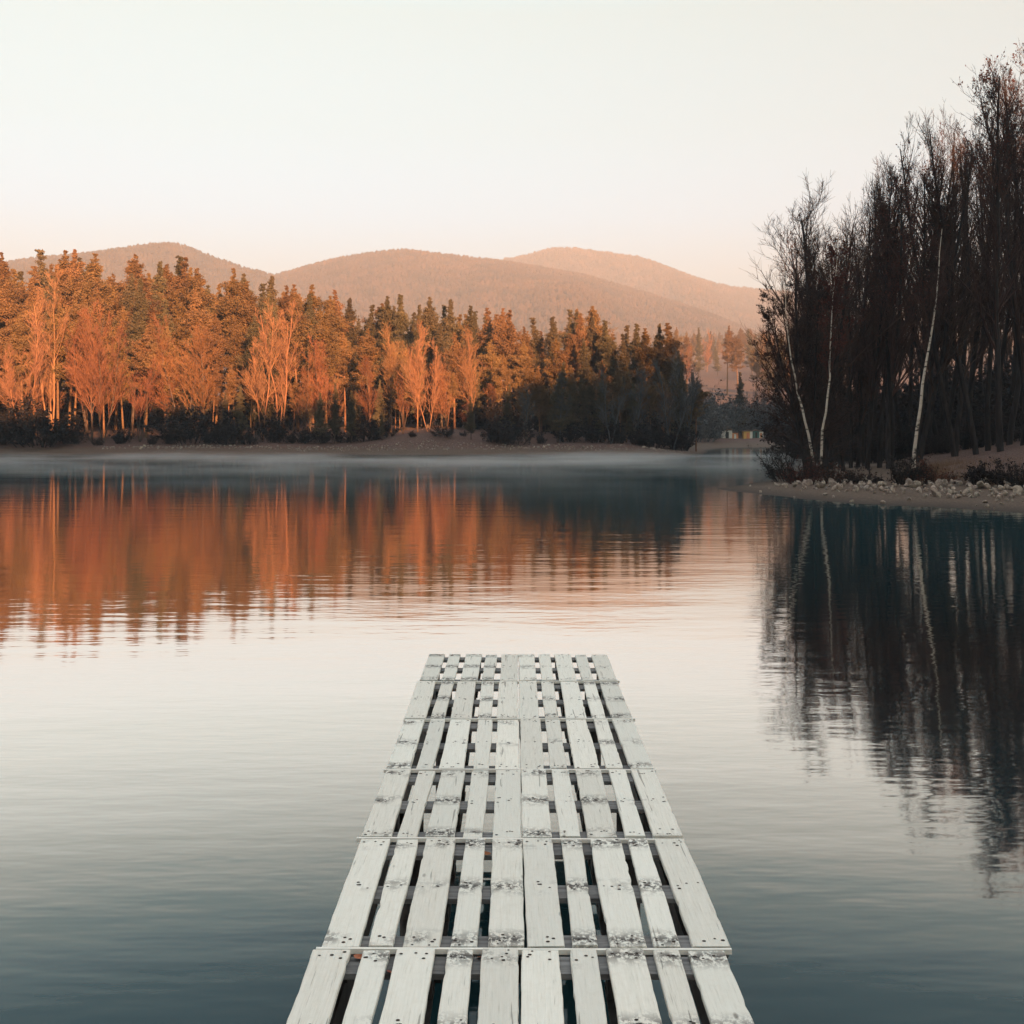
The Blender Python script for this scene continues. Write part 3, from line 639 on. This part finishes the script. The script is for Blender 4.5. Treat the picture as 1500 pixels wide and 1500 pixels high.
for q_ in (1222,):
    right_tree(q_, 74, 450, over, 'bare_tree', 'dense dark bushy tree facing the cove', 5, q_, .72)
while px < 1590:
    y = float(np.interp(px, RSKY[:, 0], RSKY[:, 1])) + rnd.uniform(-4, 45)
    pr = rnd.choice(dark + brown[1:] + dark)
    isb = pr in brown
    right_tree(px, rnd.uniform(62, 74) if px < 1270 else rnd.uniform(68, 82), y, pr, 'brown_leaved_tree' if isb else 'bare_tree', 'brown leaved tree' if isb else 'dark bare tree', 5); px += rnd.uniform(14, 22)
for (Y0, Y1, st, dy) in ((82, 96, 27, 60), (96, 125, 15, 0)):
    px = 1180
    while px < 1600:
        y = float(np.interp(px, RSKY[:, 0], RSKY[:, 1])) + rnd.uniform(10, dy * 2) if dy else rnd.uniform(330, 470)
        right_tree(px, rnd.uniform(Y0, Y1), y, rnd.choice(dark + brown[:1]), 'bare_tree', 'dark bare tree', 6 if Y0 < 90 else 7); px += rnd.uniform(st * .7, st * 1.35)

def birch(name, pts, Yd, r0, seed, n1, label, twig, leafn=0, dy=0.0):
    P = [at(a, b, Yd + dy * k) for k, (a, b) in enumerate(pts)]
    base = P[0].copy(); base[2] = gz(base[0], base[1]) - .1
    loc = base.copy(); P = [np.array(p) - loc for p in P]; P[0] = np.array([0, 0, -.1])
    h = P[-1][2]
    tm, cm = bare(seed, h, M['birch_bark'], twig, M['brown_leaf'], path=P, r0=r0, rtop=.012, cb=.42, spread=.5, n1=n1, n2=6, n3=5, twr=.006, up=.03, lenk=.2, leafn=leafn, leafsize=.06)
    o = empty(name, loc); tag(o, label, 'tree', 'white birches on the right bank'); put('trunk', tm, o); put('crown', cm, o)
birch('birch_tree', [(1194, 668), (1186, 645), (1178, 615), (1170, 582), (1162, 545), (1155, 505), (1150, 440), (1148, 370)], 58, .075, 601, 14, 'white birch leaning left over the water, its crown lost in dark twigs', M['dark_twig'])
birch('birch_tree', [(1199, 668), (1205, 640), (1210, 600), (1213, 560), (1215, 520), (1218, 470), (1222, 420), (1228, 345)], 58, .07, 602, 26, 'slim white birch with reddish twigs, right of the leaning birch', M['brown_leaf'], 1500)
birch('birch_tree', [(1338, 664), (1342, 640), (1349, 590), (1357, 540), (1365, 490), (1371, 440), (1376, 390), (1380, 335)], 53, .09, 603, 16, 'thickest white birch, bright and bare, standing alone on the leafy slope', M['dark_twig'])

def bank_shrub(px, Yd, h, w, label, seed, leafm, leafn=900):
    x = (px - HX) * Yd / F
    o = put('shrub', shrub(seed, h, w, M['shrub_twig'], leafm, 30, 8, 6, leafn, .05), None, (x, Yd, gz(x, Yd) - .05)); tag(o, label, 'shrub', 'shrubs on the right bank')
bank_shrub(1163, 56.5, 2.6, 3.0, 'dark bush at the tip of the right bank, hanging towards the cove', 701, M['dark_leaf'], 1600)
bank_shrub(1185, 53.5, 1.5, 2.4, 'low brown bush at the foot of the two birches', 702, M['brown_leaf'])
bank_shrub(1222, 51.5, 1.1, 2.6, 'flat brown thicket right of the two birches above the stones', 703, M['brown_leaf'])
bank_shrub(1260, 50.0, .9, 2.2, 'smallest brown thicket above the stones', 704, M['dark_leaf'])
bank_shrub(1328, 48.0, 1.6, 1.2, 'narrow upright bush in front of the lone birch', 705, M['dark_leaf'])
bank_shrub(1362, 47.3, 1.1, 1.7, 'bushy brown shrub right of the lone birch', 706, M['brown_leaf'])
bank_shrub(1452, 45.0, 1.25, 1.7, 'broad dark shrub near the right edge above the stones', 707, M['dark_leaf'], 1600)
bank_shrub(1494, 44.0, 1.0, 1.4, 'dark shrub at the right edge of the photo', 708, M['dark_leaf'])

for (Y0, Y1, n0) in ((78, 86, 26), (90, 122, 36)):
    for i in range(n0):
        px = 1180 + 400 * (i + rnd.random()) / n0
        far_shrub(px, rnd.uniform(Y0, Y1), rnd.uniform(1.2, 3.0) if Y0 < 80 else rnd.uniform(4, 7.5), rnd.choice(fshrub), 'right')
# dry grass tufts along the top of the stones
g = np.random.default_rng(9)
nb = 9000
gxs = g.uniform(11, 24, nb * 3); gys = g.uniform(38, 60, nb * 3); sd = lake_sd(gxs, gys)
ok = np.where((sd > 7.0) & (sd < 8.8 + 6 * g.uniform(0, 1, nb * 3) ** 5) & (np.sin(gxs * 2.1) + np.sin(gys * 1.7 + 1) > -0.9))[0][:nb]
st = np.stack([gxs[ok], gys[ok], ground_z(gxs[ok], gys[ok]) - .02], -1)
d = g.normal(0, .4, st.shape); d[:, 2] = 1
P = polylines(st, d, g.uniform(.15, .5, len(ok)), 3, .2, -.1, g)
b = Geo(); b.add(*tubes(P, np.array([[.006, .004, .001]]).repeat(len(ok), 0), 3)); tag(put('dry_grass', b.mesh('dry_grass', [M['dry_grass']])), 'dry brown grass along the top of the stone band', 'grass', kind='stuff')

# ------------------------------------------------------------------ stones
def rock_mesh(seed):
    g = np.random.default_rng(seed); import bmesh
    bm = bmesh.new(); bmesh.ops.create_icosphere(bm, subdivisions=2, radius=.5)
    pl = nrm(g.normal(size=(9, 3))); dd = g.uniform(.24, .42, 9)
    for v in bm.verts:
        c = np.array(v.co)
        for n_, k in zip(pl, dd):
            e = c @ n_ - k
            if e > 0: c = c - n_ * e
        c = c * np.array([1.15, .95, .8]) + g.normal(0, .012, 3); v.co = c
    me = bpy.data.meshes.new('rock'); bm.to_mesh(me); bm.free(); me.materials.append(M['rock']); return me
rocks = [rock_mesh(800 + i) for i in range(9)]
ROCKS = []
g = np.random.default_rng(21)
def rock(x, y, s, where, sink=.15, tagx=''):
    o = put('rock', rocks[int(g.integers(9))], None, (x, y, gz(x, y) + s * (.35 - sink)), tuple(g.uniform(0, 6.28, 3)), (s * g.uniform(.8, 1.3), s * g.uniform(.8, 1.2), s * g.uniform(.7, 1.1)))
    tag(o, None, 'rock', 'pale stones along the right bank' if where == 'right' else 'stones along the far beach'); ROCKS.append((o, x, y, s, where + tagx))
cnt = 0; tries = 0
while cnt < 240:
    px = g.uniform(1128, 1512); Yd = g.uniform(37, 54); x = (px - HX) * Yd / F; s_ = float(lake_sd(np.array([x]), np.array([Yd]))[0])
    lo_, hi_ = (2.2, 5.4) if Yd > 48 else (2.6, 7.4)
    if lo_ < s_ < hi_:
        rock(x, Yd, (sz := g.choice((.13, .19, .27, .39), p=(.33, .33, .25, .09))), 'right', .05) if all(math.hypot(x - a[1], Yd - a[2]) > .36 * (a[3] + .19) for a in ROCKS) else None; cnt = len(ROCKS); tries += 1
        if tries > 20000: break
for _ in range(26):
    while True:
        px = g.uniform(1080, 1520); Yd = g.uniform(36, 52); x = (px - HX) * Yd / F; s_ = float(lake_sd(np.array([x]), np.array([Yd]))[0])
        if -.1 < s_ < 3.0: break
    rock(x, Yd, g.uniform(.08, .22), 'right', tagx='bare')
for _ in range(32):
    px = g.uniform(200, 1005) if g.random() < .8 else g.uniform(560, 960); Yd = 119 + g.uniform(3.5, 5.5); x = (px - HX) * Yd / F
    rock(x, Yd, g.uniform(.2, .42), 'far')
n_ = 700
V = []; b = Geo()
base = np.array([v.co for v in rocks[0].vertices]); tri = np.array([list(p_.vertices) for p_ in rocks[0].polygons])
for i in range(n_):
    px = g.uniform(150, 1010); Yd = 118.5 + g.uniform(3.0, 6.0) if px > 400 else 119 + g.uniform(4.0, 6); x = (px - HX) * Yd / F; s_ = g.uniform(.08, .26)
    b.add(base[:, g.permutation(3)] * s_ * g.uniform(.7, 1.3, 3) + np.array([x, Yd, gz(x, Yd) + s_ * .15]), tri)
tag(put('gravel', b.mesh('gravel', [M['rock']])), 'small pale stones strewn along the far beach', 'gravel', kind='stuff')

# ------------------------------------------------------------------ the pier
PS = .858; DECK = CAMZ - 2.03 * PS
pier = empty('wooden_pier', (0.026, 0, DECK), -4 / F, PS); tag(pier, 'frost-white pier of slatted pallets, two abreast, reaching out over the lake', 'pier')
def plank_mesh(w, L, seed, nails):
    g = np.random.default_rng(seed); b = Geo(); S = 26; t = .022; c = .0035
    ys = np.linspace(-L/2, L/2, S); prof = [(-1, -t), (1, -t), (1, -c), (1 - 2*c/w, 0), (-1 + 2*c/w, 0), (-1, -c)]
    jl = np.cumsum(g.normal(0, .0009, S)); jl -= jl.mean(); jr = np.cumsum(g.normal(0, .0009, S)); jr -= jr.mean()
    jl += (g.random(S) < .06) * g.uniform(0, .006, S); jr -= (g.random(S) < .06) * g.uniform(0, .006, S)
    warp = .0025 * np.sin(ys * 3 + g.uniform(0, 6))
    V = np.zeros((S, 6, 3))
    for k, (u, z) in enumerate(prof):
        V[:, k, 0] = u * w/2 + (jl if u < 0 else jr); V[:, k, 1] = ys; V[:, k, 2] = z + warp
    V[0, :, 1] += g.normal(0, .003, 6); V[-1, :, 1] += g.normal(0, .003, 6)
    i = np.arange(S * 6).reshape(S, 6); A = i[:-1]; B = np.roll(A, -1, 1); D = i[1:]; C = np.roll(D, -1, 1)
    b.add(V.reshape(-1, 3), np.stack([A, D, C, B], -1).reshape(-1, 4))
    b.q.append((np.array([i[0]]), 0, False)); b.q.append((np.array([i[-1][::-1]]), 0, False))
    a = np.arange(7) * 2 * np.pi / 7
    for yn in (-.545, 0, .545):
        for _ in range(nails + int(g.integers(0, 3))):
            x0 = g.uniform(-w*.38, w*.38); y0 = yn * L/1.2 + g.uniform(-.045, .045); r_ = g.uniform(.0045, .0085)
            zt = np.interp(y0, ys, warp) + .0012
            ring = np.stack([x0 + r_*np.cos(a), y0 + r_*np.sin(a), 0*a + zt], -1)
            b.add(ring, [list(range(7))], 1)
    return b.mesh('plank', [M['plank'], M['nail']])
wide = [plank_mesh(.145, 1.2, 900 + i, 3) for i in range(6)]; slim = [plank_mesh(.100, 1.2, 950 + i, 2) for i in range(5)]
b = Geo(); b.box(-.398, .398, -.0725, .0725, -.022, 0); cross = b.mesh('cross_board', [M['under_wood']])
def runner_mesh(w):
    b = Geo(); b.box(-w/2, w/2, -.595, .595, -.022, 0)
    for y0 in (-.5225, 0, .5225): b.box(-w/2 + .003, w/2 - .003, y0 - .07, y0 + .07, .0005, .0775)
    return b.mesh('runner', [M['wet_wood']])
runO, runC = runner_mesh(.1), runner_mesh(.145)
rows = [10.45, 9.345, 8.125, 6.91, 5.744, 4.523, 3.31, 2.10, 0.88, -0.33]
prn = random.Random(11)
for k in range(len(rows) - 1):
    y1, y0 = rows[k], rows[k + 1]; L = y1 - y0 - .036; yc = (y0 + y1) / 2
    roff = prn.uniform(-.009, .009)
    for sgn in (-1, 1):
        pal = empty('pallet', (sgn * .4040 + prn.uniform(-.0035, .0035) + roff, yc, prn.uniform(-.004, .002)), prn.gauss(0, .0015), (1, L / 1.2, 1)); pal.parent = pier
        xs = [-.3275, -.164, 0, .164, .3275]
        for i, x in enumerate(xs):
            me = prn.choice(wide if i % 2 == 0 else slim)
            put('plank', me, pal, (x + prn.uniform(-.008, .008) * (0 if i in (0, 4) else 1), prn.uniform(-.005, .005), prn.uniform(-.0015, .0015)), (0, 0, prn.gauss(0, .0035) + (math.pi if prn.random() < .5 else 0)), (prn.uniform(.97, 1.04), 1, 1))
        for y in (-.5225, 0, .5225): put('cross_board', cross, pal, (0, y, -.0265))
        for x, me in ((-.348, runO), (0, runC), (.348, runO)): put('runner', me, pal, (x, 0, -.127))
    if k < len(rows) - 2:
        W = .815; S = 14; xs = np.linspace(-W, W, S); gg = np.random.default_rng(40 + k); cz = .0 + .0035 * np.sin(xs * 2 + k) ; cy = np.cumsum(gg.normal(0, .0012, S))
        b = Geo(); V = np.zeros((S, 4, 3))
        for q, (u, z) in enumerate(((-1, -.02), (1, -.02), (1, .0), (-1, .0))): V[:, q] = np.stack([xs, cy + u * .0075, z + cz - .0035], -1)
        i = np.arange(S * 4).reshape(S, 4); A = i[:-1]; B = np.roll(A, -1, 1); D = i[1:]; C = np.roll(D, -1, 1)
        b.add(V.reshape(-1, 3), np.stack([A, B, C, D], -1).reshape(-1, 4)); b.q.append((np.array([i[0][::-1], i[-1]]), 0, False))
        o = put('batten', b.mesh('batten', [M['frost']]), pier, (prn.uniform(-.006, .006), y0 - .001, 0), (0, 0, prn.gauss(0, .004)))
for x in (-.75, .75):
    b = Geo(); b.box(-.05, .05, -.3, 10.3, -.14, 0); put('beam', b.mesh('beam', [M['wet_wood']]), pier, (x, 0, -.152))
for x in (-.62, .62):
    for y in (9.6, 6.6, 3.6, .6):
        P = np.array([[(0, 0, -2.6), (0, 0, -1.2), (0, 0, 0)]], float); b = Geo(); b.add(*tubes(P, np.full((1, 3), .07), 10), 0, True); put('post', b.mesh('post', [M['wet_wood']]), pier, (x, y, -.155))
# fallen leaves caught on the cross boards
def leaf_mesh(seed):
    g = np.random.default_rng(seed); b = Geo(); n = 9; u = np.linspace(-1, 1, n); w = .5 * np.sqrt(np.clip(1 - u**2, 0, 1)) * (1 - .3 * u)
    V = np.zeros((n, 3, 3)); V[:, 0] = np.stack([u, -w, .25 * w + .12 * u**2], -1); V[:, 1] = np.stack([u, 0 * u, .12 * u**2], -1); V[:, 2] = np.stack([u, w, .3 * w + .12 * u**2], -1)
    i = np.arange(n * 3).reshape(n, 3); b.add(V.reshape(-1, 3) * .026, np.concatenate([np.stack([i[:-1, k], i[1:, k], i[1:, k+1], i[:-1, k+1]], -1) for k in (0, 1)])); return b.mesh('fallen_leaf', [M['leaf_orange']])
for k, (px, py, rz, lab) in enumerate(((711, 1252, .5, 'curled reddish leaf on a cross board left of the middle seam'), (525, 1404, 1.2, 'orange leaf in the gap at the left side of the nearest pallets'),
                                       (572, 1427, 2.0, 'pale leaf in the second gap from the left of the nearest pallets'), (707, 1405, 2.6, 'brown leaf in the gap beside the middle seam of the nearest pallets'))):
    zt = DECK - .0285 * PS + .004; Yd = F * (CAMZ - zt) / (py - HY)
    tag(put('fallen_leaf', leaf_mesh(k), None, ((px - HX) * Yd / F, Yd, zt + .004), (.3, .2, rz)), lab, 'leaf', 'fallen leaves caught between the planks')

# ------------------------------------------------------------------ labels
ZF = [(80, 'far left'), (190, 'left of left summit'), (300, 'under left summit'), (400, 'below the hill dip'), (500, 'under middle hill rise'), (580, 'left of clearing'), (680, 'behind clearing'),
      (780, 'right of clearing'), (880, 'on shaded point'), (2000, 'beside the cove')]
ROWF = {0: 'in front row', 1: 'in mid wood', 2: 'on the skyline', 8: 'in hindmost row'}
ZR = [(1200, 'by the two birches'), (1260, 'right of the two birches'), (1330, 'left of the lone birch'), (1400, 'behind the lone birch'), (1460, 'right of the lone birch'), (3000, 'at the right edge')]
ROWR = {5: 'on wood edge', 6: 'in the middle depth', 7: 'deep in the wood'}
buckets = {}
for t in TREES:
    o, ph, px, py, row, bank = t
    if bank == 'far':
        if row == 3: key = ph + ' in shade round the cove'
        elif row == 4: key = ph + (' low on' if o.location.y < 480 else ' midway up' if o.location.y < 760 else ' high on') + ' the slope beyond the cove'
        else: key = f"{ph} {ROWF[row]} of far wood " + next(n for l, n in ZF if px < l)
    else:
        zn = next(n for l, n in ZR if px < l)
        key = f"{ph} {ROWR[row]} {zn}"
    buckets.setdefault(key, []).append((px, o))
for o, px, h, where in SHR:
    key = 'dark undergrowth shrub among the trunks ' + next(n for l, n in ZR if px < l) if where == 'right' else 'dark shrub behind the huts round the cove' if where == 'cove' else ('dark undergrowth shrub inside the far wood ' if where == 'back' else 'dark shrub along the far beach ') + next(n for l, n in ZF if px < l)
    buckets.setdefault(key, []).append((px, o))
ZS = [(1150, 'at the tip of the bank'), (1195, 'below the two birches'), (1240, 'right of the two birches'), (1290, 'below the small thicket'), (1345, 'below the lone birch'), (1400, 'right of the lone birch'), (1450, 'below the broad dark shrub'), (3000, 'by the right edge')]
for o, x, y, s, where in ROCKS:
    px, py = to_px(x, y, o.location.z); sd = float(lake_sd(np.array([x]), np.array([y]))[0])
    if where == 'far': key = 'stone on the far beach ' + next(n for l, n in ZF if px < l)
    elif where == 'rightbare': key = 'small stone on the bare beach ' + next(n for l, n in ZS if px < l)
    else:
        size = 'small' if s < .18 else 'large' if s > .25 else 'middling'
        key = f"{size} pale rock in {'upper' if sd > 5.4 else 'lower'} stone band " + next(n for l, n in ZS if px < l)
    buckets.setdefault(key, []).append((px, o))
for key, L in buckets.items():
    L.sort(key=lambda t: t[0])
    for i, (_, o) in enumerate(L):
        if len(L) == 1: o['label'] = key
        else: o['label'] = f"{key}, {'leftmost' if i == 0 else 'rightmost' if i == len(L) - 1 else ORD[i] + ' from left'}"

# ------------------------------------------------------------------ haze and mist
def volume(name, density, color, aniso=0.0):
    m = bpy.data.materials.new(name); m.use_nodes = True; nd = m.node_tree.nodes; lk = m.node_tree.links
    nd.remove(nd['Principled BSDF']); v = nd.new('ShaderNodeVolumePrincipled')
    v.inputs['Color'].default_value = (*color, 1); v.inputs['Density'].default_value = density; v.inputs['Anisotropy'].default_value = aniso
    lk.new(v.outputs[0], nd['Material Output'].inputs['Volume']); return m, nd, lk, v
hz, *_ = volume('haze', 0.00034, (0.612, 0.66, 0.735))
b = Geo(); b.box(-3950, 3950, -600, 4650, -6, 640)
tag(put('haze', b.mesh('haze', [hz])), 'pale morning haze in the air', 'haze', kind='stuff')
USE_MIST = True
if USE_MIST:
    mm, nd, lk, v = volume('mist', 0.02, (0.99, 0.99, 0.985), .6)
    tc = nd.new('ShaderNodeTexCoord'); mp = N(nd, 'ShaderNodeMapping'); mp.inputs['Scale'].default_value = (.045, .075, .40); lk.new(tc.outputs['Object'], mp.inputs[0])
    nz = N(nd, 'ShaderNodeTexNoise', Scale=1.0, Detail=5.0, Roughness=.65); lk.new(mp.outputs[0], nz.inputs['Vector'])
    sep = nd.new('ShaderNodeSeparateXYZ'); lk.new(tc.outputs['Object'], sep.inputs[0])
    fy = math_n(nd, lk, 'MULTIPLY_ADD', sep.outputs[1], 1/78.0, -36/78.0, clamp=True)
    hgt = math_n(nd, lk, 'MULTIPLY_ADD', sep.outputs[2], -2.0, -3.65)            # plumes: the thicker the vapour the higher it stands
    a = math_n(nd, lk, 'ADD', math_n(nd, lk, 'MULTIPLY', nz.outputs['Fac'], 8.5), hgt, clamp=True)
    dn = math_n(nd, lk, 'MULTIPLY', math_n(nd, lk, 'MULTIPLY', a, fy), 0.060)
    lk.new(dn, v.inputs['Density'])
    b = Geo(); b.box(-95, 40, 36, 117, .004, 2.0)
    tag(put('mist', b.mesh('mist', [mm])), 'thin white mist drifting low over the far water', 'mist', kind='stuff')

# ------------------------------------------------------------------ light, sky, camera
SKYK = 2.5
SKYGRAD = [(0.0, (.285, .475, .56)), (0.10, (.31, .525, .625)), (0.18, (.362, .56, .615)), (0.25, (.455, .57, .515)), (0.34, (.60, .62, .48)), (0.375, (.54, .71, .57)), (0.44, (.44, .70, .65)), (0.62, (1.72, 1.40, 1.03)), (1.0, (2.5, 1.97, 1.36))]
SKYGRAD = [(p_, tuple(k_ / SKYK for k_ in c_)) for p_, c_ in SKYGRAD]
w = bpy.data.worlds.new('World'); sc.world = w; w.use_nodes = True
nd = w.node_tree.nodes; lk = w.node_tree.links; bg = nd['Background']
sky = nd.new('ShaderNodeTexSky'); sky.sky_type = 'NISHITA'; sky.sun_disc = False
sky.sun_elevation = R(SUN_EL); sky.sun_rotation = R(180 - SUN_AZ)
sky.air_density = 1.0; sky.dust_density = 3.0; sky.ozone_density = 1.0
gm = nd.new('ShaderNodeNewGeometry'); sp = nd.new('ShaderNodeSeparateXYZ'); tcw = nd.new('ShaderNodeTexCoord'); lk.new(tcw.outputs['Generated'], sp.inputs[0])
gr = ramp(nd, SKYGRAD); lk.new(sp.outputs[2], gr.inputs[0])      # sky gain by height, raised overhead out of view to light the pier
azr = ramp(nd, [(0.28, (.26, .32, .40)), (0.50, (1, 1, 1))]); lk.new(math_n(nd, lk, 'MULTIPLY_ADD', sp.outputs[1], .5, .5), azr.inputs[0])   # unseen sky behind the camera dimmed and blued to deepen the shade in front
tint = mixc(nd, lk, 1.0, mixc(nd, lk, 1.0, sky.outputs[0], gr.outputs[0], 'MULTIPLY'), azr.outputs[0], 'MULTIPLY')
sm = nd.new('ShaderNodeVectorMath'); sm.operation = 'SCALE'; sm.inputs['Scale'].default_value = SKYK; lk.new(tint, sm.inputs[0]); tint = sm.outputs[0]
lk.new(tint, bg.inputs[0]); bg.inputs[1].default_value = 0.12
sun = bpy.data.lights.new('Sun', 'SUN'); sun.energy = 4.6; sun.angle = R(0.5); sun.color = (1.0, 0.46, 0.185)
so = bpy.data.objects.new('Sun', sun); COL.objects.link(so)
so.rotation_euler = (R(90 - SUN_EL), 0, R(SUN_AZ)); so.location = (60, -150, 120)
cam = bpy.data.cameras.new('Camera'); cam.sensor_width = 36; cam.lens = 36 * F / 1500; cam.shift_y = -0.08; cam.clip_start = .1; cam.clip_end = 12000
co = bpy.data.objects.new('Camera', cam); COL.objects.link(co); co.location = (0, 0, CAMZ); co.rotation_euler = (R(90), 0, 0)
sc.camera = co
sc.view_settings.view_transform = 'Standard'; sc.view_settings.look = 'None'; sc.view_settings.exposure = 2.38; sc.view_settings.gamma = 1
sc.cycles.max_bounces = 6; sc.cycles.diffuse_bounces = 2; sc.cycles.glossy_bounces = 3; sc.cycles.transmission_bounces = 2; sc.cycles.volume_bounces = 1; sc.cycles.transparent_max_bounces = 8
